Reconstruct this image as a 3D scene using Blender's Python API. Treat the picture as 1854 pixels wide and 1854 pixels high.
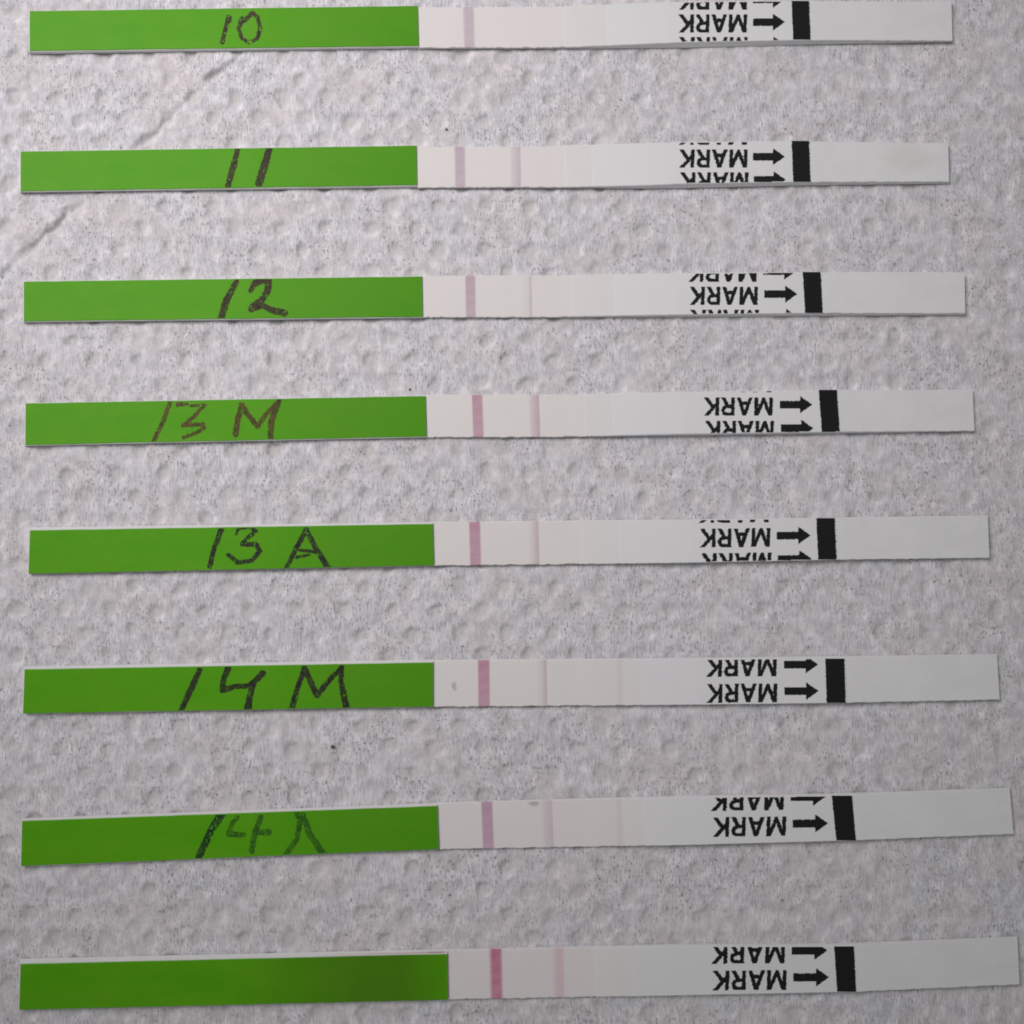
import bpy, bmesh, math, random
import numpy as np
from mathutils import Vector

# ------------------------------------------------------------------ clear
for o in list(bpy.data.objects):
    bpy.data.objects.remove(o, do_unlink=True)
SC = bpy.context.scene
COL = SC.collection
MM = 0.001
random.seed(5)
RNG = np.random.default_rng(11)

# ------------------------------------------------------------------ camera (a phone held about 9.5 cm above the paper)
W = 1854.0                       # photo size in px, used to take measurements from the photo
FPX = 1860.0                     # focal length in px
DIST = 94.6 * MM
TILT = math.radians(4.0)
CAM_POS = np.array([0.0, -DIST * math.sin(TILT), DIST * math.cos(TILT)])
cam_d = bpy.data.cameras.new("camera")
cam = bpy.data.objects.new("camera", cam_d)
COL.objects.link(cam)
cam.location = CAM_POS
cam.rotation_euler = (TILT, 0, 0)
cam_d.sensor_width = 36.0
cam_d.lens = 36.0 * FPX / W
cam_d.clip_start = 0.005
cam_d.clip_end = 20.0
SC.camera = cam

# ------------------------------------------------------------------ room light: soft grey ambience and one window up and to the left
world = bpy.data.worlds.new("World")
SC.world = world
world.use_nodes = True
bg = world.node_tree.nodes["Background"]
bg.inputs[0].default_value = (0.975, 1.0, 0.975, 1)
bg.inputs[1].default_value = 0.195

def area(name, loc, target, sx, sy, power, col, spread=180):
    d = bpy.data.lights.new(name, 'AREA')
    d.shape = 'RECTANGLE'
    d.size, d.size_y = sx, sy
    d.energy = power
    d.spread = math.radians(spread)
    d.color = col
    o = bpy.data.objects.new(name, d)
    COL.objects.link(o)
    o.location = loc
    o.rotation_euler = (Vector(target) - Vector(loc)).to_track_quat('-Z', 'Y').to_euler()
    return o
area("window_light", (-0.108, 0.100, 0.150), (-0.023, 0.042, 0), 0.13, 0.13, 0.0565, (1.0, 0.945, 0.965), 60)

SC.view_settings.view_transform = 'Standard'
SC.view_settings.look = 'None'
SC.view_settings.exposure = 0.09
SC.view_settings.gamma = 1.0
SC.cycles.filter_width = 1.9

# ------------------------------------------------------------------ helpers
CT, ST = math.cos(TILT), math.sin(TILT)
def unproj(px, py, z):
    """world point(s) at height z (mm) seen at photo pixel (px, py)"""
    px = np.asarray(px, float); py = np.asarray(py, float); z = np.asarray(z, float) * MM
    dx = (px - W / 2) / FPX
    dy = -(py - W / 2) / FPX
    rx = dx
    ry = dy * CT + ST
    rz = dy * ST - CT
    s = (z - CAM_POS[2]) / rz
    return np.stack([CAM_POS[0] + rx * s, CAM_POS[1] + ry * s, z + 0 * s], -1)

def vnoise(x, y, seed):
    """smooth value noise, range -1..1, one cell per unit"""
    g = np.random.default_rng(seed).uniform(-1, 1, (256, 256))
    xi = np.floor(x).astype(int); yi = np.floor(y).astype(int)
    fx = x - xi; fy = y - yi
    fx = fx * fx * (3 - 2 * fx); fy = fy * fy * (3 - 2 * fy)
    a = g[xi & 255, yi & 255]; b = g[(xi + 1) & 255, yi & 255]
    c = g[xi & 255, (yi + 1) & 255]; d = g[(xi + 1) & 255, (yi + 1) & 255]
    return (a * (1 - fx) + b * fx) * (1 - fy) + (c * (1 - fx) + d * fx) * fy

def smooth(e0, e1, x):
    t = np.clip((x - e0) / (e1 - e0), 0, 1)
    return t * t * (3 - 2 * t)

def link(name, mesh, mat, parent=None):
    o = bpy.data.objects.new(name, mesh)
    if mat: mesh.materials.append(mat)
    COL.objects.link(o)
    if parent: o.parent = parent
    return o

def tag(o, label=None, cat=None, group=None, kind=None):
    if label: o["label"] = label
    if cat: o["category"] = cat
    if group: o["group"] = group
    if kind: o["kind"] = kind

# ------------------------------------------------------------------ materials
def new_mat(name):
    m = bpy.data.materials.new(name)
    m.use_nodes = True
    nt = m.node_tree
    return m, nt, nt.nodes["Principled BSDF"]

def N(nt, typ, **kw):
    n = nt.nodes.new(typ)
    for k, v in kw.items(): setattr(n, k, v)
    return n

def coords(nt, sx, sy, sz=1.0, rot=0.0, which='Object'):
    """object coordinates in mm, scaled"""
    t = N(nt, 'ShaderNodeTexCoord'); m = N(nt, 'ShaderNodeMapping')
    m.inputs['Scale'].default_value = (1000 * sx, 1000 * sy, 1000 * sz)
    m.inputs['Rotation'].default_value = (0, 0, rot)
    nt.links.new(t.outputs[which], m.inputs['Vector'])
    return m.outputs['Vector']

def noise(nt, vec, scale=1.0, detail=3.0, rough=0.5):
    n = N(nt, 'ShaderNodeTexNoise')
    n.inputs['Scale'].default_value = scale
    n.inputs['Detail'].default_value = detail
    n.inputs['Roughness'].default_value = rough
    nt.links.new(vec, n.inputs['Vector'])
    return n.outputs['Fac']

def ramp(nt, fac, stops):
    r = N(nt, 'ShaderNodeValToRGB')
    els = r.color_ramp.elements
    while len(els) < len(stops): els.new(0.5)
    for e, (p, c) in zip(els, stops):
        e.position = p
        e.color = (c, c, c, 1) if isinstance(c, (int, float)) else tuple(c) + (1,)
    nt.links.new(fac, r.inputs[0])
    return r.outputs[0]

def mix(nt, fac, a, b, mode='MIX'):
    n = N(nt, 'ShaderNodeMix', data_type='RGBA', blend_type=mode)
    for s, v in ((n.inputs[0], fac), (n.inputs[6], a), (n.inputs[7], b)):
        if hasattr(v, 'links'): nt.links.new(v, s)
        elif isinstance(v, (int, float)): s.default_value = v
        else: s.default_value = tuple(v) + (1,)
    return n.outputs[2]

def math_(nt, op, a, b):
    n = N(nt, 'ShaderNodeMath', operation=op)
    for s, v in zip(n.inputs, (a, b)):
        if hasattr(v, 'links'): nt.links.new(v, s)
        else: s.default_value = v
    return n.outputs[0]

def bump(nt, bs, h, dist_mm, strength=1.0):
    b = N(nt, 'ShaderNodeBump')
    b.inputs['Strength'].default_value = strength
    b.inputs['Distance'].default_value = dist_mm * MM
    nt.links.new(h, b.inputs['Height'])
    nt.links.new(b.outputs[0], bs.inputs['Normal'])

def paper_mat():
    m, nt, bs = new_mat("kitchen_paper")
    L = nt.links
    base = mix(nt, ramp(nt, noise(nt, coords(nt, .17, .2), 1, 3, .6), [(.36, 0.0), (.64, 1.0)]),
               (.722, .684, .700), (.706, .704, .742))
    # felted pulp: lighter clumps and thinner, greyer places
    clump = noise(nt, coords(nt, .95, .75), 1, 5, .62)
    base = mix(nt, 1.0, base, ramp(nt, clump, [(.30, .78), (.47, .90), (.56, 1.0), (.68, 1.12)]), 'MULTIPLY')
    # fine fibres combed along the machine direction, clearer in some places
    fib = noise(nt, coords(nt, 8.5, 1.0), 1, 3, .62)
    zone = noise(nt, coords(nt, .16, .2), 1, 2, .5)
    streak = ramp(nt, fib, [(.32, .68), (.47, .98), (.68, 1.16)])
    base = mix(nt, ramp(nt, zone, [(.35, .35), (.6, 1.0)]), base, mix(nt, 1.0, base, streak, 'MULTIPLY'))
    # recycled flecks
    area_ = noise(nt, coords(nt, .22, .26), 1, 3, .6)
    f1 = noise(nt, coords(nt, 6.0, 2.3), 1, 1.5, .5)
    k1 = math_(nt, 'MULTIPLY', ramp(nt, f1, [(.555, 0.0), (.67, .62)]), ramp(nt, area_, [(.38, .10), (.60, 1.0)]))
    base = mix(nt, k1, base, (.24, .225, .235))
    f2 = noise(nt, coords(nt, 3.3, 3.0, 1, .5), 1, 1.5, .5)
    k2 = math_(nt, 'MULTIPLY', ramp(nt, f2, [(.655, 0.0), (.71, .65)]), ramp(nt, area_, [(.38, .15), (.58, 1.0)]))
    base = mix(nt, k2, base, (.11, .105, .10))
    # where the embossing rollers pressed the plies together the paper is smoother and a little warmer
    pr = N(nt, 'ShaderNodeAttribute', attribute_name='pressed').outputs['Fac']
    base = mix(nt, math_(nt, 'MULTIPLY', pr, .60), base, (.610, .590, .578))
    L.new(base, bs.inputs['Base Color'])
    bs.inputs['Roughness'].default_value = 1.0
    bs.inputs['Specular IOR Level'].default_value = 0.05
    h = math_(nt, 'ADD', math_(nt, 'MULTIPLY', fib, .5), math_(nt, 'MULTIPLY', noise(nt, coords(nt, 2.6, 1.9), 1, 4, .65), 1.0))
    bump(nt, bs, h, .10, .6)
    return m

def white_mat(name, col, rough=.6, mottling=.03, spec=.3):
    m, nt, bs = new_mat(name)
    n = noise(nt, coords(nt, .5, .5), 1, 4, .6)
    n2 = noise(nt, coords(nt, 6, 6), 1, 2, .6)
    c = mix(nt, 1.0, col, ramp(nt, n, [(.3, 1 - mottling), (.7, 1.0)]), 'MULTIPLY')
    c = mix(nt, 1.0, c, ramp(nt, n2, [(.3, 1 - mottling * .7), (.7, 1.0)]), 'MULTIPLY')
    nt.links.new(c, bs.inputs['Base Color'])
    bs.inputs['Roughness'].default_value = rough
    bs.inputs['Specular IOR Level'].default_value = spec
    bump(nt, bs, math_(nt, 'ADD', n2, math_(nt, 'MULTIPLY', n, 3.0)), .012, .6)
    return m

def label_mat(darkened=False):
    m, nt, bs = new_mat("green_film")
    n = noise(nt, coords(nt, .16, .35), 1, 3, .55)
    g = mix(nt, ramp(nt, n, [(.36, 0.0), (.66, 1.0)]), (.082, .352, .002), (.106, .366, .006))
    n2 = noise(nt, coords(nt, 9, 9), 1, 2, .6)
    g = mix(nt, 1.0, g, ramp(nt, n2, [(.3, .94), (.7, 1.03)]), 'MULTIPLY')
    if not darkened:
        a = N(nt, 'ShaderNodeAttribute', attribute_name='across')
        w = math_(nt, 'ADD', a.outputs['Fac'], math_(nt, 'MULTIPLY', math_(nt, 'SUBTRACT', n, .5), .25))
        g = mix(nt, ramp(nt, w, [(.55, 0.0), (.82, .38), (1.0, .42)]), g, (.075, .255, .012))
    if darkened:  # film turns darker and browner towards the right, less at the very end
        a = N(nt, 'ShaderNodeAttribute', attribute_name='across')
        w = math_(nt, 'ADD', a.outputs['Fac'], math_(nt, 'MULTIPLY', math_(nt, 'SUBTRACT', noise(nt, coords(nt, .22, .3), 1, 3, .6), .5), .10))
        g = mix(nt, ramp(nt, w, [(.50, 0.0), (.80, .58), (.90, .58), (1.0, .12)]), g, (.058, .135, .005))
    nt.links.new(g, bs.inputs['Base Color'])
    bs.inputs['Roughness'].default_value = .5
    bs.inputs['Specular IOR Level'].default_value = .13
    bump(nt, bs, n, .03, .4)
    return m

def print_mat():
    m, nt, bs = new_mat("black_print")
    n = noise(nt, coords(nt, 4, 4), 1, 2, .6)
    nt.links.new(mix(nt, n, (.006, .007, .007), (.014, .015, .015)), bs.inputs['Base Color'])
    bs.inputs['Roughness'].default_value = .6
    bs.inputs['Specular IOR Level'].default_value = .2
    return m

def ink_mat(name, dark, thin, cover):
    """marker ink that did not hold on the film: streaky, letting the green through"""
    m, nt, bs = new_mat(name)
    n = noise(nt, coords(nt, 2.6, 1.7, 1, .6), 1, 4, .65)
    nt.links.new(mix(nt, ramp(nt, n, [(.35, 0.0), (.62, 1.0)]), dark, thin), bs.inputs['Base Color'])
    bs.inputs['Roughness'].default_value = .55
    bs.inputs['Specular IOR Level'].default_value = .2
    a = noise(nt, coords(nt, 2.4, 1.5, 1, -.4), 1, 4, .68)
    nt.links.new(ramp(nt, a, [(.38, cover), (.56, cover * .72), (.72, cover * .20)]), bs.inputs['Alpha'])
    return m

MEMBRANE = (.790, .757, .745)
def line_mat(name, col, soft_left, soft_right, fade_left=1.0):
    """dye band absorbed into the membrane; 'across' runs 0..1 over the band's width"""
    m, nt, bs = new_mat(name)
    a = N(nt, 'ShaderNodeAttribute', attribute_name='across')
    if col[1] < .5: col = (col[0] * .95, col[1] * 1.03, col[2] * .92)
    if fade_left < 1: col = tuple(.90 * c + .10 * m_ for c, m_ in zip(col, MEMBRANE))
    stops = [(0.0, 0.0), (soft_left, fade_left), (max(1 - soft_right - .12, soft_left + .02), 1.0), (1 - soft_right, 1.0), (1.0, 0.0)]
    k = ramp(nt, a.outputs['Fac'], stops)
    n = noise(nt, coords(nt, .35, 1.6), 1, 3, .6)
    k = math_(nt, 'MULTIPLY', k, ramp(nt, n, [(.3, .82), (.65, 1.0)]))
    nt.links.new(mix(nt, k, MEMBRANE, col), bs.inputs['Base Color'])
    bs.inputs['Roughness'].default_value = .8
    bs.inputs['Specular IOR Level'].default_value = .15
    return m

M_PAPER = paper_mat()
M_CARD = white_mat("white_card", (.80, .80, .81), .5)
M_PAD = white_mat("white_pad", (.78, .775, .77), .9)
M_MEMB = white_mat("cream_membrane", MEMBRANE, .85, .02, .15)
M_CONJ = white_mat("conjugate_fibre", (.788, .770, .762), .85, .02, .15)
M_TAPE = white_mat("white_tape", (.785, .785, .80), .45, .015, .3)
M_SAMP = white_mat("sample_fibre", (.795, .795, .80), .75, .05, .2)
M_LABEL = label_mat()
M_PRINT = print_mat()

# ------------------------------------------------------------------ kitchen paper: real relief
def build_paper():
    STEP = .14
    dense = np.arange(-55.3, 55.4, STEP)
    out = [dense[-1]]
    s = STEP
    while out[-1] < 140:
        s = min(s * 1.06, 1.5)
        out.append(out[-1] + s)
    out = np.array(out[1:])
    X1 = np.concatenate([-out[::-1], dense, out])
    X, Y = np.meshgrid(X1, X1, indexing='ij')
    n = len(X1)
    PRS = np.zeros(X.shape)
    H = .055 * vnoise(X / 7.3 + 50, Y / 6.1 + 50, 1) + .050 * vnoise(X / 2.3 + 90, Y / 1.9 + 90, 2)
    H += .030 * vnoise(X / 1.05 + 130, Y / .85 + 130, 3) + .017 * vnoise(X / .45 + 300, Y / .7 + 300, 4)
    # embossed dots in a quincunx lattice
    PX = DIST / MM / FPX
    ox, oy = (78 - W / 2) * PX, -(1063 - W / 2) * PX
    ax, ay = 84 * PX, 41.3 * PX
    R = np.random.default_rng(21)
    for j in range(-80, 81):
        for i in range(-45, 70):
            cx = ox + (i + .5 * (j & 1)) * ax + R.normal(0, .13)
            cy = oy + j * ay + R.normal(0, .12)
            rad = R.uniform(.58, .82)
            dep = R.uniform(.14, .27) * (1.0 - .40 * min(max((cx + 10) / 50, 0), 1))
            el = R.uniform(.85, 1.2)
            if abs(cx) > 138 or abs(cy) > 138: continue
            i0, i1 = np.searchsorted(X1, [cx - 1.9, cx + 1.9]); j0, j1 = np.searchsorted(X1, [cy - 1.9, cy + 1.9])
            x = X[i0:i1, j0:j1] - cx; y = Y[i0:i1, j0:j1] - cy
            r = np.sqrt(x * x * el + y * y / el)
            wob = 1 + .26 * vnoise(X[i0:i1, j0:j1] / .7 + 500, Y[i0:i1, j0:j1] / .7 + 500, 7)
            H[i0:i1, j0:j1] -= dep * (1 - smooth(rad * .45, rad * 1.35, r * wob))
            PRS[i0:i1, j0:j1] = np.maximum(PRS[i0:i1, j0:j1], min(dep / .2, 1) * (1 - smooth(rad * .55, rad * 1.1, r * wob)))
            H[i0:i1, j0:j1] += dep * .08 * np.exp(-((r - rad * 1.55) / .35) ** 2)
    # a crease running down to the left edge
    pts = np.array([(400, 82), (377, 98), (343, 132), (316, 156), (289, 183), (262, 214), (221, 248), (176, 300), (132, 350),
                    (102, 370), (78, 395), (54, 418), (7, 466), (-60, 530), (-160, 640)], float)
    P = np.stack([(pts[:, 0] - W / 2) * PX, -(pts[:, 1] - W / 2) * PX * 1.0], -1)
    sel = (X < -20) & (Y > 5)
    xs, ys = X[sel], Y[sel]
    best = np.full(xs.shape, 99.0)
    for a, b in zip(P[:-1], P[1:]):
        d = b - a; l2 = (d * d).sum()
        t = np.clip(((xs - a[0]) * d[0] + (ys - a[1]) * d[1]) / l2, 0, 1)
        dx = xs - a[0] - t * d[0]; dy = ys - a[1] - t * d[1]
        dist = np.hypot(dx, dy)
        sgn = np.sign(d[0] * dy - d[1] * dx)       # + on the lower-right side
        k = dist < np.abs(best)
        best[k] = (dist * sgn)[k]
    wv = best + .16 * vnoise(xs / .5 + 40, ys / .5 + 40, 9) + .22 * vnoise(xs / 1.6 + 70, ys / 1.6 + 70, 19)
    am = np.clip(.65 + .7 * vnoise(xs / 2.0, ys / 2.0, 12), .2, 1.15)
    H[sel] += am * (.18 * np.exp(-((wv + .18) / .34) ** 2) - .25 * np.exp(-((wv - .24) / .34) ** 2))
    top = np.percentile(H[np.abs(X) + np.abs(Y) < 90], 97.5)
    H = H - top
    H = np.where(H > -.05, -.05 + .05 * np.tanh((H + .05) / .05), H) - .02
    V = np.stack([X * MM, Y * MM, H * MM], -1).reshape(-1, 3)
    idx = np.arange(n * n).reshape(n, n)
    F = np.stack([idx[:-1, :-1], idx[1:, :-1], idx[1:, 1:], idx[:-1, 1:]], -1).reshape(-1, 4)
    me = bpy.data.meshes.new("paper_towel")
    me.vertices.add(len(V)); me.vertices.foreach_set("co", V.ravel().astype(np.float32))
    me.loops.add(F.size); me.loops.foreach_set("vertex_index", F.ravel().astype(np.int32))
    me.polygons.add(len(F))
    me.polygons.foreach_set("loop_start", (np.arange(len(F)) * 4).astype(np.int32))
    me.polygons.foreach_set("use_smooth", np.ones(len(F), bool))
    me.update(calc_edges=True)
    at = me.attributes.new("pressed", 'FLOAT', 'POINT')
    at.data.foreach_set("value", PRS.ravel().astype(np.float32))
    o = link("paper_towel", me, M_PAPER)
    tag(o, "grey white embossed kitchen paper sheet lying under all the strips", "paper towel")
build_paper()

# ------------------------------------------------------------------ test strips
Z0 = .02                                  # underside of every strip, mm

class Section:
    """one stretch of a strip: outline of its upper face (photo px), its height (mm) and how much of a long side shows"""
    def __init__(self, top, bot, heights, sides):
        self.tx = np.array([p[0] for p in top], float); self.ty = np.array([p[1] for p in top], float)
        # lower edge: given at its own x; parametrised by the matching fraction
        self.bx = np.array([p[0] for p in bot], float); self.by = np.array([p[1] for p in bot], float)
        self.hx, self.hz = np.array(heights, float).T
        self.sx, self.sb, self.st = np.array(sides, float).T
    def edge(self, u):
        u = np.asarray(u, float)
        f = (u - self.tx[0]) / (self.tx[-1] - self.tx[0])
        xb = self.bx[0] + f * (self.bx[-1] - self.bx[0])
        return u, np.interp(u, self.tx, self.ty), xb, np.interp(xb, self.bx, self.by)
    def t(self, u): return np.interp(u, self.hx, self.hz)
    def pt(self, u, v, h=None, lift=0.0):
        """world point at fraction v across (0 = upper edge in the photo), height h (mm)"""
        u = np.asarray(u, float); v = np.asarray(v, float)
        xt, yt, xb, yb = self.edge(u)
        t = self.t(u)
        Ft = unproj(xt, yt, t); Fb = unproj(xb, yb, t)
        sb = np.interp(u, self.sx, self.sb); st = np.interp(u, self.sx, self.st)
        # underside edges, from whichever long side the photo shows
        B1 = unproj(xb, yb + sb, Z0); B2 = unproj(xt, yt - st, Z0)
        use_b = (sb >= st)[..., None]
        Bt = np.where(use_b, B1 + (Ft - Fb), B2); Bb = np.where(use_b, B1, B2 + (Fb - Ft))
        vv = v[..., None]
        Fp = Ft + (Fb - Ft) * vv; Bp = Bt + (Bb - Bt) * vv
        hh = t if h is None else np.asarray(h, float)
        k = ((hh - Z0) / (t - Z0))[..., None]
        p = Bp + (Fp - Bp) * k
        p[..., 2] = (hh + lift) * MM
        return p
    def uv(self, x, y):
        """strip coordinates of a photo pixel"""
        u = np.array(x, float)
        for _ in range(3):
            xt, yt, xb, yb = self.edge(u)
            v = (y - yt) / (yb - yt)
            u = u + (x - (xt + (xb - xt) * v))
        return u, v

def mesh_from(name, verts, faces, origin, attr=None):
    me = bpy.data.meshes.new(name)
    me.from_pydata([tuple(p) for p in (np.asarray(verts) - origin)], [], faces)
    if attr is not None:
        at = me.attributes.new("across", 'FLOAT', 'POINT')
        at.data.foreach_set("value", np.asarray(attr, np.float32))
    bm = bmesh.new(); bm.from_mesh(me)
    bmesh.ops.recalc_face_normals(bm, faces=bm.faces)
    bm.to_mesh(me); bm.free()
    return me

def loft(name, sec, us, lo, hi, origin, mat, parent, cham=.025, wob=0.0, inset=0.0, caps=(True, True), attr=False, seed=0):
    """a slab following the strip from us[0] to us[-1]; lo / hi give its under and upper height (mm)"""
    us = np.asarray(us, float)
    lo = lo(us) if callable(lo) else np.full(us.shape, float(lo))
    hi = hi(us) if callable(hi) else np.full(us.shape, float(hi))
    w1 = wob * vnoise(us / 5.0 + 10, us * 0 + 3.3 + seed, 31); w2 = wob * vnoise(us / 5.0 + 90, us * 0 + 7.7 + seed, 32)
    c = np.minimum(cham, (hi - lo) * .6)
    q = inset
    cols = [(q + w1, lo), (q + w1, hi - c), (q + .011 + w1, hi), (.989 - q + w2, hi), (1 - q + w2, hi - c), (1 - q + w2, lo)]
    V = np.stack([sec.pt(us, v + 0 * us, h) for v, h in cols], 1).reshape(-1, 3)
    k = len(cols); n = len(us); F = []
    for i in range(n - 1):
        for a in range(k):
            b = (a + 1) % k
            F.append((i * k + a, i * k + b, (i + 1) * k + b, (i + 1) * k + a))
    if caps[0]: F.append(tuple(range(k)))
    if caps[1]: F.append(tuple(range((n - 1) * k, n * k))[::-1])
    at = np.repeat((us - us[0]) / (us[-1] - us[0]), k) if attr else None
    me = mesh_from(name, V, F, origin, at)
    return link(name, me, mat, parent)

def raster(name, sec, box, inside, origin, mat, parent, dx=.5, dy=1.0, lift=.012, vmin=.016, vmax=.984):
    """flat print: scan a shape given in photo px into row strips lying on the section's upper face"""
    xs = np.arange(box[0], box[2], dx); ys = np.arange(box[1], box[3], dy)
    X, Y = np.meshgrid(xs + dx / 2, ys + dy / 2)
    U, Vv = sec.uv(X, Y)
    K = inside(X, Y) & (Vv > vmin) & (Vv < vmax)
    quads = []
    for r in range(len(ys)):
        row = np.concatenate([[0], K[r].astype(np.int8), [0]])
        d = np.diff(row)
        for a, b in zip(np.where(d == 1)[0], np.where(d == -1)[0]):
            y0, y1 = ys[r], ys[r] + dy
            for c in range(a, b, 12):
                x0, x1 = xs[c], xs[min(c + 12, b) - 1] + dx
                quads.append(((x0, y0), (x0, y1), (x1, y1), (x1, y0)))
    if len(quads) < 2: return None
    q = np.array(quads)
    u, v = sec.uv(q[..., 0], q[..., 1])
    P = sec.pt(u, v, None, lift).reshape(-1, 3)
    F = [(4 * i, 4 * i + 1, 4 * i + 2, 4 * i + 3) for i in range(len(q))]
    me = bpy.data.meshes.new(name)
    me.from_pydata([tuple(p) for p in P - origin], [], F)
    return link(name, me, mat, parent)

def seg_dist(X, Y, a, b):
    ax, ay = a; bx, by = b
    l2 = (bx - ax) ** 2 + (by - ay) ** 2 + 1e-9
    t = np.clip(((X - ax) * (bx - ax) + (Y - ay) * (by - ay)) / l2, 0, 1)
    return np.hypot(X - ax - t * (bx - ax), Y - ay - t * (by - ay)), t

# print glyphs in reading position: strokes in a box 33 high, baseline 0
GLYPHS = {
    'M': (32.5, [((3.1, -2), (3.1, 36)), ((29.4, -2), (29.4, 36)), ((4, 33), (16.2, 3)), ((16.2, 3), (28.5, 33))]),
    'A': (27.5, [((2.6, -1), (13.7, 33)), ((24.9, -1), (13.7, 33)), ((6, 10.5), (21, 10.5))]),
    'R': (24.0, [((3.1, -2), (3.1, 36)), ((3, 30.2), (14, 30.2)), ((14, 30.2), (19, 28)), ((19, 28), (20.6, 23.5)), ((20.6, 23.5), (19, 19)),
                 ((19, 19), (14, 16.2)), ((14, 16.2), (3, 16.2)), ((12, 16), (21.8, -1))]),
    'K': (27.5, [((3.1, -2), (3.1, 36)), ((4, 11.5), (24.5, 35)), ((10.5, 18), (25, -1.5))]),
}
def word_mask(s, xr, y0, k, hw, tilt, seed):
    """MARK printed upside down: right end at xr, baseline at y0 (photo px), scale k, slope tilt"""
    def f(X, Y):
        dY = Y - y0 - tilt * (X - xr)
        gx = (xr - X - .03 * dY) / k; gy = dY / k
        D = np.full(X.shape, 99.0); x = 0.0
        for ch in s:
            w, st = GLYPHS[ch]
            for a, b in st:
                D = np.minimum(D, seg_dist(gx, gy, (a[0] + x, a[1]), (b[0] + x, b[1]))[0])
            x += w + 4.0
        D = D + .75 * vnoise(X / 1.7 + 20, Y / 1.7 + 20, seed) + .5 * vnoise(X / .8 + 60, Y / 2.2 + 60, seed + 3)
        return (D < hw) & (gy > 0) & (gy < 33)
    return f
def arrow_mask(x0, x1, yc, k, tilt, seed):
    def f(X, Y):
        y = Y - yc - tilt * (X - x0)
        y = y + .6 * vnoise(X / 1.6 + 5, Y / 1.6 + 9, seed)
        x = X + .5 * vnoise(X / 2 + 15, Y / 1.5 + 39, seed)
        head = x1 - 20 * k
        return ((x > x0) & (x < head + 4) & (np.abs(y) < 6.8 * k)) | ((x >= head - 2 * k) & (x < x1) & (np.abs(y) < 15.5 * k * (x1 - x) / (x1 - head + 2 * k)))
    return f
def bar_mask(x0t, x1t, yt, x0b, x1b, yb, seed):
    def f(X, Y):
        t = (Y - yt) / (yb - yt)
        j = .6 * vnoise(X * 0 + 3, Y / 1.6 + 11, seed)
        return (X > x0t + (x0b - x0t) * t + j) & (X < x1t + (x1b - x1t) * t + j) & (Y > yt) & (Y < yb)
    return f
def stroke_mask(strokes, seed, rough=1.0, gaps=.35):
    """hand strokes: lists of (x, y, width) in photo px"""
    def f(X, Y):
        K = np.zeros(X.shape, bool)
        nz = rough * (.9 * vnoise(X / 2.6 + 7, Y / 2.6 + 9, seed) + .7 * vnoise(X / 1.1 + 57, Y / 1.1 + 59, seed + 1))
        hole = vnoise(X / 3.2 + 77, Y / 5.0 + 79, seed + 2) + .6 * vnoise(X / 1.5 + 177, Y / 2 + 179, seed + 4)
        for st in strokes:
            for a, b in zip(st[:-1], st[1:]):
                d, t = seg_dist(X, Y, a[:2], b[:2])
                hw = .5 * (a[2] + (b[2] - a[2]) * t)
                K |= (d + nz * .8 < hw)
        return K & (hole < 1.15 - gaps)
    return f
def z(pts, ox, oy, s, w):
    """points read in an enlarged crop -> photo px with stroke width"""
    return [(ox + p[0] / s, oy + p[1] / s, (p[2] if len(p) > 2 else w)) for p in pts]

def soft_stain(sec, cx, cy, rx, ry, mat, origin, parent, lift, seed):
    """a faint stain with a soft rim lying in the face of the strip"""
    th = np.linspace(0, 2 * math.pi, 29)[:-1]
    rim = 1 + .22 * vnoise(np.cos(th) * 1.7 + 9 + seed, np.sin(th) * 1.7 + 9, seed)
    V, A = [sec.pt(*sec.uv(np.array([cx], float), np.array([cy], float)), None, lift)[0]], [1.0]
    for r in (.25, .5, .75, 1.0):
        x = cx + rx * r * rim * np.cos(th); y = cy + ry * r * rim * np.sin(th)
        u, v = sec.uv(x, y)
        V += list(sec.pt(u, np.clip(v, .004, .996), None, lift)); A += [1 - r] * len(th)
    n = len(th)
    F = [(0, 1 + i, 1 + (i + 1) % n) for i in range(n)]
    for k in range(3):
        o_ = 1 + k * n
        F += [(o_ + i, o_ + n + i, o_ + n + (i + 1) % n, o_ + (i + 1) % n) for i in range(n)]
    return link("stain", mesh_from("stain", V, F, origin, A), mat, parent)

def frange(a, b, step):
    n = max(2, int(math.ceil((b - a) / step)) + 1)
    return np.linspace(a, b, n)

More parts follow.
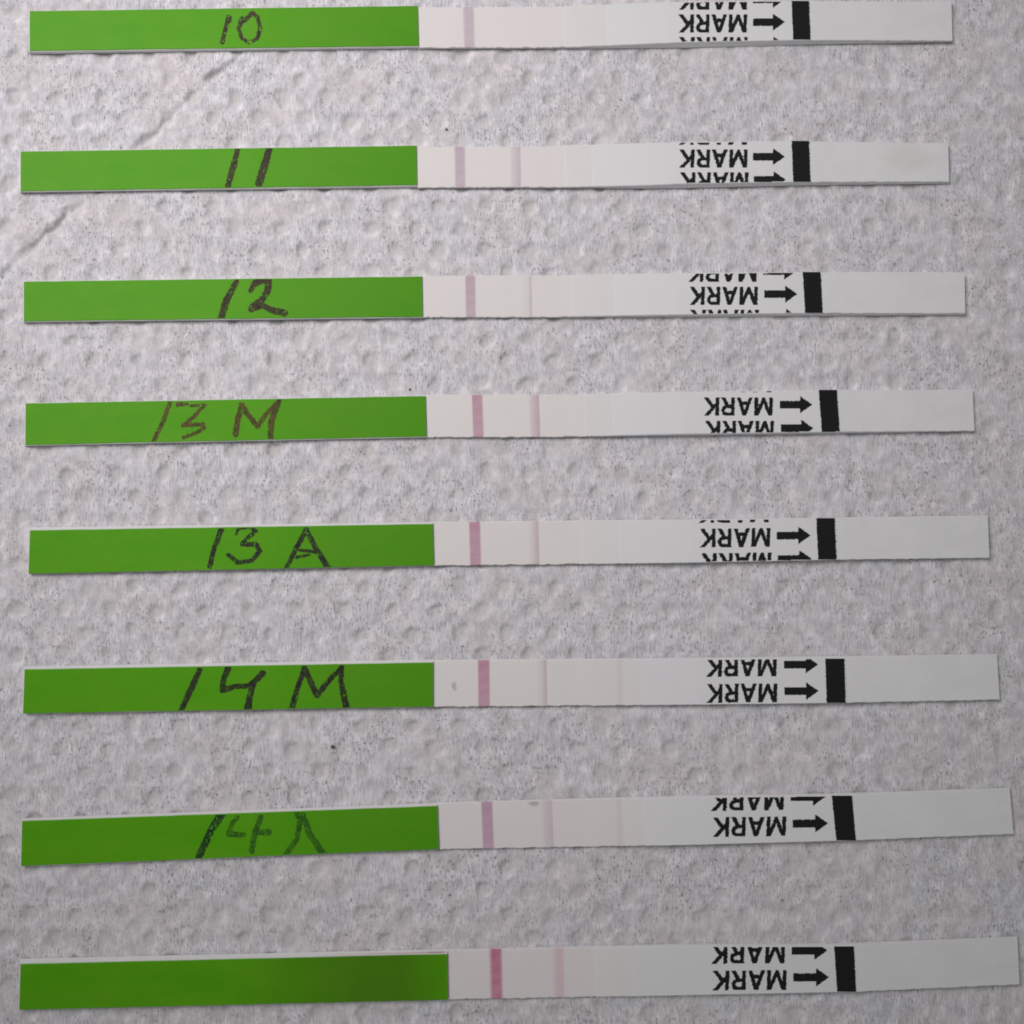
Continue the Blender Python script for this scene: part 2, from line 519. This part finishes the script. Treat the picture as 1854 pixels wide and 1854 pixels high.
def build_strip(S):
    lab, body = S['label_sec'], S['body_sec']
    x0, xl = lab.tx[0], lab.tx[-1]
    xm, xr = body.tx[0], body.tx[-1]
    mid = .5 * (unproj(lab.tx[0], .5 * (lab.ty[0] + lab.by[0]), Z0) + unproj(xr, .5 * (body.ty[-1] + body.by[-1]), Z0))
    root = bpy.data.objects.new("test_strip", None)
    root.empty_display_size = .01
    COL.objects.link(root)
    root.location = mid
    tag(root, S['label'], "test strip", "used test strips laid in a row on kitchen paper")
    O = mid
    sd = S['seed']
    CARD = .17
    # backing card, in one piece under everything
    usA = frange(x0, xl, 30); usB = frange(xm + .6, xr, 8)
    colsV = []
    for sec, us in ((lab, usA), (body, usB)):
        for v, h in ((0, Z0), (0, CARD), (1, CARD), (1, Z0)):
            colsV.append(sec.pt(us, us * 0 + v, us * 0 + h))
    A = np.stack(colsV[:4], 1); B = np.stack(colsV[4:], 1)
    V = np.concatenate([A, B]); n = len(V); V = V.reshape(-1, 3)
    F = [(i * 4 + a, i * 4 + (a + 1) % 4, (i + 1) * 4 + (a + 1) % 4, (i + 1) * 4 + a) for i in range(n - 1) for a in range(4)]
    F += [(0, 1, 2, 3), tuple(range((n - 1) * 4, n * 4))[::-1]]
    link("backing_card", mesh_from("backing_card", V, F, O), M_CARD, root)
    # handle: absorbent pad under the green film
    FILM = .07
    loft("absorbent_pad", lab, usA, CARD + .003, lambda u: lab.t(u) - FILM, O, M_PAD, root, cham=.0)
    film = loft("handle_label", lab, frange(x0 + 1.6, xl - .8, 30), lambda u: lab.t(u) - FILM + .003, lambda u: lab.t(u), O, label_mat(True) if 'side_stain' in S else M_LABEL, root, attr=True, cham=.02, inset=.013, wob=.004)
    for nm, strokes, ink, gaps in S['ink']:
        allp = np.array([p[:2] for st in strokes for p in st])
        bx = (allp[:, 0].min() - 9, allp[:, 1].min() - 9, allp[:, 0].max() + 9, allp[:, 1].max() + 9)
        raster(nm, lab, bx, stroke_mask([[(p[0], p[1], p[2] * 1.25 + .6) for p in st] for st in strokes], sd + len(nm), 1.15, gaps), O, ink, film, dx=.5, dy=.7, lift=.006, vmin=.027, vmax=.973)
    # membrane with its dye lines let in flush
    MB = CARD + .003
    xe = S['memb_end']
    lines = sorted(S['lines'], key=lambda l: l[0])
    memb_parts = []
    cur = xm + .6
    for l in lines:
        memb_parts.append((cur, l[0])); cur = l[1]
    memb_parts.append((cur, xe))
    bmm = None
    Vs, Fs = [], []
    for a, b in memb_parts:
        us = frange(a, b, 5)
        w1 = .014 * vnoise(us / 6.0 + 10 + sd, us * 0 + 3.3 + sd, 31); w2 = .016 * vnoise(us / 6.0 + 90, us * 0 + 7.7 + sd, 32)
        hi = body.t(us); lo = us * 0 + MB; c = .03
        cols = [(0 + w1, lo), (0 + w1, hi - c), (.011 + w1, hi), (.989 + w2, hi), (1 + w2, hi - c), (1 + w2, lo)]
        P = np.stack([body.pt(us, v + 0 * us, h) for v, h in cols], 1).reshape(-1, 3)
        off = sum(len(q) for q in Vs); k = 6
        for i in range(len(us) - 1):
            for q in range(k):
                r = (q + 1) % k
                Fs.append((off + i * k + q, off + i * k + r, off + (i + 1) * k + r, off + (i + 1) * k + q))
        Fs.append(tuple(range(off, off + k))); Fs.append(tuple(range(off + (len(us) - 1) * k, off + len(us) * k))[::-1])
        Vs.append(P)
    memb = link("membrane", mesh_from("membrane", np.concatenate(Vs), Fs, O), M_MEMB, root)
    for a, b, nm, mat in lines:
        loft(nm, body, frange(a, b, 2.5), MB, lambda u: body.t(u), O, mat, memb, attr=True, caps=(False, False), wob=.008, seed=sd)
    # conjugate pad, printed tape, sample end: each laps the last by a small step
    xc = S['tape_start']; xbar = S['bar'][1] + 1.5
    loft("conjugate_pad", body, frange(xe, xc, 6), MB, lambda u: body.t(u) + .026, O, M_CONJ, root, wob=.010, seed=sd)
    tape = loft("cover_tape", body, frange(xc, xbar, 6), MB, lambda u: body.t(u) + .048, O, M_TAPE, root, cham=.03, wob=.004)
    loft("sample_pad", body, frange(xbar, xr, 8), MB, lambda u: body.t(u) + .014, O, M_SAMP, root, wob=.010, seed=sd)
    LF = .055
    xr_w, k = S['word']
    for i, (y_base, y_arrow, dxr) in enumerate(S['rows']):
        tl = S['tilt']
        raster("printed_word", body, (xr_w + dxr - 128 * k - 4, y_base - 6, xr_w + dxr + 5, y_base + 33 * k + 6),
               word_mask("MARK", xr_w + dxr, y_base, k, 3.35, tl, sd * 7 + i), O, M_PRINT, tape, lift=LF, vmin=.02, vmax=.985)
        a0, a1 = S['arrow']
        raster("printed_arrow", body, (a0 + dxr - 4, y_arrow - 22, a1 + dxr + 4, y_arrow + 22),
               arrow_mask(a0 + dxr, a1 + dxr, y_arrow, k, tl, sd * 7 + i + 90), O, M_PRINT, tape, lift=LF, vmin=.02, vmax=.985)
    for sx, sy, rx, ry, mat_, h_ in S.get('spots', []):
        soft_stain(body, sx, sy, rx, ry, mat_, O, memb if sx < xe else [c for c in root.children if c.name.startswith("sample_pad")][0], h_, sd)
    if 'side_stain' in S:
        us = np.linspace(*S['side_stain'], 40)
        P = np.stack([lab.pt(us, us * 0 - .006, us * 0 + .30), lab.pt(us, us * 0 - .006, us * 0 + .47)], 1).reshape(-1, 3)
        F = [(2 * i, 2 * i + 1, 2 * i + 3, 2 * i + 2) for i in range(len(us) - 1)]
        at = np.repeat((us - us[0]) / (us[-1] - us[0]), 2)
        pad = [c for c in root.children if c.name.startswith("absorbent_pad")][0]
        link("dye_stain", mesh_from("dye_stain", P, F, O, at), line_mat("dye_on_pad", (.50, .22, .24), .85, .02, .55), pad)
    b = S['bar']
    raster("limit_bar", body, (b[0] - 4, b[2] - 3, b[4] + 6, b[5] + 3), bar_mask(*b, sd), O, M_PRINT, tape, lift=LF + .002, vmin=S.get('barv', .0), vmax=.992)
    return root

INK_BROWN = ink_mat("brown_black_ink", (.022, .011, .010), (.070, .042, .020), 1.0)
INK_THIN = ink_mat("thin_brown_ink", (.045, .026, .010), (.150, .090, .028), .88)
INK_DARK = ink_mat("dark_ink", (.010, .012, .010), (.040, .045, .020), 1.0)
def stain_mat(name, col, cover):
    m, nt, bs = new_mat(name)
    a = N(nt, 'ShaderNodeAttribute', attribute_name='across')
    n = noise(nt, coords(nt, 2.2, 2.2), 1, 3, .6)
    k = math_(nt, 'MULTIPLY', ramp(nt, a.outputs['Fac'], [(0, 0.0), (.6, cover), (1, cover)]), ramp(nt, n, [(.3, .6), (.65, 1.0)]))
    nt.links.new(k, bs.inputs['Alpha'])
    bs.inputs['Base Color'].default_value = col + (1,)
    bs.inputs['Roughness'].default_value = .85
    return m
STAIN = stain_mat("grey_stain", (.40, .37, .37), .36)
STAIN_WARM = stain_mat("warm_stain", (.80, .75, .66), .18)
INK_BLUR = ink_mat('smeared_dark_ink', (.005, .010, .012), (.020, .060, .022), .88)
INK_FAINT = ink_mat("faint_dark_ink", (.006, .018, .014), (.024, .085, .020), .52)

def sec_label(TL, TR, BL, BR, t, b=(0, 0), tt=(0, 0)):
    return Section([TL, TR], [BL, BR], [(TL[0], t), (TR[0], t)], [(TL[0], b[0], tt[0]), (TR[0], b[1], tt[1])])

def sec_body(top, bot, T, sides, memb=.30):
    xl = top[0][0]; xr = top[-1][0]; s = (xr - xl) / 964.0
    hs = [(xl, memb), (xl + 245 * s, memb), (xl + 275 * s, memb + .05), (xl + 345 * s, memb + .10), (xl + 450 * s, .5 * (memb + .1 + T) + .06), (xl + 530 * s, T),
          (xl + 690 * s, T), (xl + 760 * s, T * .86), (xr, .34)]
    return Section(top, bot, hs, sides)

C1 = (0, 0, 2.943)
STRIPS = []
# --- 10
STRIPS.append(dict(
    seed=3, label="white strip with green handle handwritten 10, topmost in the row",
    label_sec=sec_label((52, 19), (757, 9.4), (52, 92.5), (759, 83.5), .36, b=(5, 4)),
    body_sec=sec_body([(757, 13.4), (1000, 12), (1071, 9), (1240, 3.5), (1460, 1.8), (1722.5, 3)],
                      [(759, 86.5), (1000, 86), (1100, 83), (1240, 77), (1465, 72.8), (1724.5, 73.5)], .52,
                      [(757, 2, 0), (1000, 2, 0), (1100, 5, 0), (1240, 9.5, 0), (1460, 8, 0), (1722, 2.5, 0)]),
    lines=[(836, 860, "control_line", line_mat("dye_line_10", (.59, .46, .575), .22, .2))],
    memb_end=1021, tape_start=1098, word=(1352.5, 1.0), tilt=-.004, rows=[(26.5 - 41.3, 40.8 - 41.3, 0), (26.5, 40.8, 0), (67.5, 82, 1)],
    arrow=(1363, 1421), bar=(1432.8, 1464.5, 1.2, 1435.8, 1467.4, 72.3),
    ink=[("handwritten_digit", [z([(1220, 95, 8), (1200, 160, 6), (1185, 225, 6)], *C1, 7)], INK_BROWN, .45),
         ("handwritten_digit", [z([(1290, 105, 9), (1272, 150, 5), (1285, 200, 5), (1330, 228, 5), (1372, 205, 5), (1386, 150, 6), (1375, 95, 5), (1345, 68, 6), (1320, 95, 7), (1290, 115, 6)], *C1, 6)], INK_BROWN, .42)]))
# --- 11
STRIPS.append(dict(
    seed=4, label="white strip with green handle handwritten 11, between strips 10 and 12",
    label_sec=sec_label((35.7, 273.5), (754.8, 262.5), (35.7, 347), (755.8, 335.5), .38, b=(2, 4)),
    body_sec=sec_body([(755, 266), (981, 265), (1088, 261.5), (1240, 257.5), (1434, 255.5), (1716.8, 259)],
                      [(756, 339.5), (1050, 338.5), (1170, 336), (1240, 333), (1465, 329.6), (1718.5, 328.5)], .50,
                      [(755, 1.5, 0), (1050, 2, 0), (1240, 7.5, 0), (1465, 6, 0), (1717, 4, 0)]),
    lines=[(821, 844, "control_line", line_mat("dye_line_11", (.58, .425, .56), .2, .2)),
           (921, 943, "test_line", line_mat("dye_test_11", (.62, .49, .60), .30, .06, .55))],
    spots=[(1640, 288, 62, 30, STAIN_WARM, .022)], memb_end=1023, tape_start=1072, word=(1353.4, 1.0), tilt=-.004, rows=[(271 - 41.3, 284.3 - 41.3, -1), (271, 284.3, 0), (312.3, 326, 1.5)],
    arrow=(1363, 1421), bar=(1432.8, 1464.5, 255.5, 1435.8, 1467.4, 329.5),
    ink=[("handwritten_digit", [z([(1268, 790, 6), (1245, 880, 9), (1212, 1000, 8)], *C1, 8)], INK_BROWN, .25),
         ("handwritten_digit", [z([(1435, 790, 9), (1410, 880, 11), (1380, 978, 11)], *C1, 10)], INK_BROWN, .12)]))
# --- 12
C4 = (0, 470, 2.943)
STRIPS.append(dict(
    seed=5, label="white strip with green handle handwritten 12, third from the top",
    label_sec=sec_label((41.5, 509), (764.5, 499.4), (41.5, 582.5), (766, 574), .42, b=(1.5, 2)),
    body_sec=sec_body([(765, 499.5), (961, 499), (1240, 494.5), (1453, 492.8), (1746.7, 493)],
                      [(766, 574.3), (961, 574), (1240, 570), (1489, 567), (1747.5, 567)], .48,
                      [(765, 1, 0), (961, 1.5, 0), (1240, 4, 0), (1489, 5, 0), (1747, 3.5, 0)]),
    lines=[(841, 862, "control_line", line_mat("dye_line_12", (.57, .40, .50), .15, .15)),
           (939, 963, "test_line", line_mat("dye_test_12", (.62, .56, .585), .70, .03, .35))],
    memb_end=1036, tape_start=1112, word=(1372, 1.0), tilt=-.002, rows=[(519.4 - 41.8, 532.8 - 41.5, -2), (519.4, 532.8, 0), (561, 574.5, 1.5)],
    arrow=(1383.4, 1443.4), bar=(1453, 1485.7, 492.8, 1457.5, 1489.3, 567),
    ink=[("handwritten_digit", [z([(1260, 118, 7), (1205, 220, 10), (1175, 325, 9)], *C4, 9)], INK_BROWN, .2),
         ("handwritten_digit", [z([(1335, 165, 6), (1360, 125, 9), (1400, 108, 10), (1432, 118, 9), (1425, 170, 10), (1395, 215, 9), (1345, 250, 9), (1335, 268, 7), (1400, 245, 7), (1445, 268, 9), (1515, 285, 10)], *C4, 9)], INK_BROWN, .3)]))
# --- 13 M
STRIPS.append(dict(
    seed=6, label="white strip with green handle handwritten 13 M in thin brown strokes",
    label_sec=sec_label((44.9, 729.3), (770.5, 716), (44.2, 806.5), (772.8, 791), .44, b=(1.2, 1)),
    body_sec=sec_body([(771, 715), (1000, 714.3), (1240, 709.8), (1482, 705.8), (1760.8, 705.6)],
                      [(773.5, 791.5), (1000, 791), (1240, 786), (1520, 782), (1764.4, 780)], .46,
                      [(771, .7, 0), (1000, .7, 0), (1240, 3, 0), (1520, 3, 0), (1761, 1, 0)]),
    lines=[(853, 875, "control_line", line_mat("dye_line_13m", (.56, .315, .43), .12, .16)),
           (955, 976, "test_line", line_mat("dye_test_13m", (.58, .42, .51), .30, .03, .5))],
    memb_end=1058, tape_start=1108, word=(1399, 1.01), tilt=.000, rows=[(719.7 - 42.3, 732.8 - 42.3, -2), (719.7, 732.8, 0), (762, 775.4, 2)],
    arrow=(1411.6, 1470.5), bar=(1482, 1515, 706, 1487.5, 1520, 782),
    ink=[("handwritten_digit", [z([(905, 765, 6), (870, 860, 6), (815, 975, 6)], *C4, 6)], INK_THIN, .25),
         ("handwritten_digit", [z([(950, 772, 7), (1000, 770, 4)], *C4, 6), z([(1020, 780, 4), (1092, 776, 5), (1060, 805, 5), (1040, 832, 6), (975, 885, 5), (1080, 877, 6), (1088, 897, 5), (1040, 925, 5), (980, 948, 5)], *C4, 5)], INK_THIN, .3),
         ("handwritten_letter", [z([(1255, 932, 8), (1265, 860, 8), (1288, 775, 8), (1325, 830, 7), (1370, 888, 7), (1430, 810, 6), (1488, 752, 6)], *C4, 7), z([(1478, 770, 8), (1445, 870, 9), (1442, 955, 8)], *C4, 8)], INK_THIN, .12)]))
# --- 13 A
C5 = (0, 920, 2.943)
STRIPS.append(dict(
    seed=7, label="white strip with green handle handwritten 13 A, just below strip 13 M",
    label_sec=sec_label((52.7, 960), (784, 948), (50, 1040), (786, 1024.7), .48, tt=(5, 3)),
    body_sec=sec_body([(784.5, 945.6), (1240, 941), (1477, 938), (1788.4, 933.6)],
                      [(786.5, 1024.5), (1240, 1019), (1514, 1013.5), (1791.5, 1010)], .46,
                      [(784, 0, 1), (1240, 0, 1), (1788, 0, .5)]),
    lines=[(848, 871, "control_line", line_mat("dye_line_13a", (.57, .30, .43), .12, .16)),
           (953, 975, "test_line", line_mat("dye_test_13a", (.62, .48, .53), .4, .03, .35))],
    memb_end=1054, tape_start=1120, word=(1394.5, 1.03), tilt=-.012, rows=[(956 - 44.3, 969.4 - 44.3, -2), (956, 970, 0), (1000.4, 1012.5, 2)],
    arrow=(1406, 1467.4), bar=(1477.6, 1511, 938, 1481.2, 1514.6, 1013.5),
    ink=[("handwritten_digit", [z([(1178, 118, 8), (1140, 220, 7), (1118, 308, 7)], *C5, 7)], INK_DARK, .25),
         ("handwritten_digit", [z([(1258, 140, 3), (1270, 108, 5), (1330, 98, 5), (1362, 122, 6), (1310, 168, 6), (1290, 192, 6), (1365, 195, 7), (1386, 230, 6), (1340, 280, 6), (1270, 290, 6), (1215, 250, 6)], *C5, 6)], INK_DARK, .3),
         ("handwritten_letter", [z([(1525, 318, 6), (1575, 220, 7), (1632, 115, 7), (1680, 210, 7), (1748, 318, 8)], *C5, 7), z([(1590, 222, 4), (1690, 235, 5)], *C5, 5), z([(1580, 262, 4), (1650, 248, 3)], *C5, 4)], INK_DARK, .28)]))
# --- 14 M
STRIPS.append(dict(
    seed=8, label="white strip with green handle handwritten 14 M, third from the bottom",
    label_sec=sec_label((43, 1211.5), (784.5, 1199), (40, 1293), (784.5, 1280.5), .50, tt=(5, 5)),
    body_sec=sec_body([(785, 1196.5), (1240, 1193), (1494, 1191.5), (1805, 1185)],
                      [(785.5, 1280), (1240, 1276), (1530, 1272.5), (1810, 1266.7)], .46,
                      [(785, 0, 2), (1240, 0, 2.5), (1494, 0, 3.5), (1805, 0, 1)]),
    lines=[(864, 887.5, "control_line", line_mat("dye_line_14m", (.57, .28, .43), .12, .12)),
           (969, 990, "test_line", line_mat("dye_test_14m", (.60, .50, .545), .55, .03, .4)),
           (1112, 1130, "faint_line", line_mat("dye_faint_14m", (.74, .68, .69), .45, .4))],
    spots=[(822, 1243, 6, 11, STAIN, .008)], memb_end=1133, tape_start=1160, word=(1407, 1.03), tilt=-.006, rows=[(1190.5, 1203.3, -1), (1237.5, 1251.3, 0)],
    arrow=(1420, 1482), bar=(1494, 1528.7, 1192.3, 1496.3, 1531, 1272.7),
    ink=[("handwritten_digit", [z([(1070, 845, 7), (1025, 950, 9), (965, 1078, 7)], *C5, 8)], INK_DARK, .22),
         ("handwritten_digit", [z([(1218, 845, 9), (1192, 910, 8), (1185, 970, 9), (1255, 950, 7), (1330, 948, 8), (1375, 905, 8), (1400, 882, 9)], *C5, 8), z([(1352, 930, 8), (1335, 990, 8), (1320, 1065, 11)], *C5, 9)], INK_DARK, .25),
         ("handwritten_letter", [z([(1555, 1068, 9), (1585, 960, 7), (1622, 852, 8), (1655, 925, 8), (1690, 998, 8), (1760, 910, 7), (1820, 848, 7), (1818, 930, 7), (1845, 1062, 10)], *C5, 8)], INK_DARK, .25)]))
# --- 14 A
C6 = (0, 1374, 2.943)
STRIPS.append(dict(
    seed=9, label="white strip with green handle handwritten 14 A in smudged ink",
    label_sec=sec_label((38.4, 1486), (792, 1458.8), (36.4, 1569.4), (795, 1538.5), .50, tt=(4.5, 5)),
    body_sec=sec_body([(793, 1454.5), (1240, 1443), (1505, 1440), (1828, 1426.5)],
                      [(796, 1538), (1240, 1530), (1549, 1521.5), (1835, 1510)], .46,
                      [(793, 0, 2), (1240, 0, 3), (1505, 0, 3.5), (1828, 0, .7)]),
    lines=[(869.5, 893, "control_line", line_mat("dye_line_14a", (.57, .33, .50), .15, .15)),
           (976, 1000, "test_line", line_mat("dye_test_14a", (.64, .545, .60), .35, .06, .6)),
           (1110, 1128, "faint_line", line_mat("dye_faint_14a", (.72, .67, .68), .45, .4))],
    spots=[(967, 1454, 13, 8, STAIN, .008)], memb_end=1132, tape_start=1165, word=(1423, 1.07), tilt=-.013, rows=[(1478 - 46.8, 1490.4 - 47.5, -4), (1478, 1491.2, 0), (1525.3, 1541, 3)],
    arrow=(1435, 1499), bar=(1505.5, 1542.3, 1440.3, 1514, 1549.5, 1522),
    ink=[("handwritten_digit", [z([(1185, 285, 12), (1130, 370, 10), (1060, 522, 10)], *C6, 11)], INK_BLUR, .45),
         ("handwritten_digit", [z([(1265, 310, 5), (1235, 350, 7), (1220, 400, 8), (1295, 405, 7)], *C6, 7), z([(1390, 310, 7), (1358, 395, 8), (1340, 490, 8)], *C6, 8), z([(1370, 395, 6), (1430, 390, 10)], *C6, 8)], INK_FAINT, .3),
         ("handwritten_letter", [z([(1575, 275, 7), (1600, 330, 8), (1580, 430, 7), (1520, 516, 8)], *C6, 7), z([(1615, 300, 8), (1650, 400, 9), (1722, 508, 9)], *C6, 8)], INK_FAINT, .25)]))
# --- unmarked
STRIPS.append(dict(
    seed=10, label="white strip with unmarked plain green handle and pink line, lowest in the row",
    label_sec=sec_label((35.7, 1745.4), (810, 1727), (33, 1830), (811.6, 1811.5), .58, tt=(9.5, 8.5)),
    body_sec=sec_body([(810.5, 1721), (1240, 1712.5), (1510, 1712.5), (1842, 1696)],
                      [(812, 1810), (1240, 1802), (1550, 1795.5), (1846, 1782.5)], .48,
                      [(810, 0, 3), (1240, 0, 4), (1510, 0, 4.5), (1842, 0, 1)], memb=.34),
    lines=[(884, 911, "control_line", line_mat("dye_line_plain", (.60, .19, .34), .25, .22)),
           (996, 1024, "test_line", line_mat("dye_test_plain", (.725, .57, .635), .45, .25))],
    side_stain=(575, 808), memb_end=1078, tape_start=1145, word=(1424, 1.08), tilt=-.008, rows=[(1708, 1721, -3), (1756, 1769.5, 0)],
    arrow=(1436, 1501), bar=(1509.7, 1545.7, 1713, 1515.5, 1550, 1795.5), ink=[]))

for S in STRIPS:
    build_strip(S)

# ------------------------------------------------------------------ crumbs of dirt on the paper
def crumb(px, py, r, col, label, seed):
    R = np.random.default_rng(seed)
    bm = bmesh.new()
    bmesh.ops.create_icosphere(bm, subdivisions=2, radius=1)
    for v in bm.verts:
        k = 1 + R.uniform(-.25, .25)
        v.co = Vector((v.co.x * r * k, v.co.y * r * 1.2 * k, v.co.z * r * .6 * k)) * MM
    me = bpy.data.meshes.new("crumb"); bm.to_mesh(me); bm.free()
    m, nt, bs = new_mat("crumb_dirt")
    nt.links.new(mix(nt, noise(nt, coords(nt, 8, 8), 1, 3, .6), [c * .6 for c in col], [c * 1.4 for c in col]), bs.inputs['Base Color'])
    bs.inputs['Roughness'].default_value = .9
    o = link("crumb", me, m)
    o.location = unproj(px, py, .02)
    tag(o, label, "crumb")
crumb(602, 1352, .15, (.10, .07, .05), "tiny brown crumb on the paper between the 14 M and 14 A strips", 1)
crumb(808, 234, .12, (.20, .20, .19), "tiny grey crumb on the paper just above the strip marked 11", 2)
crumb(742, 705, .09, (.05, .045, .045), "tiny black crumb on the paper just above the strip marked 13 M", 3)
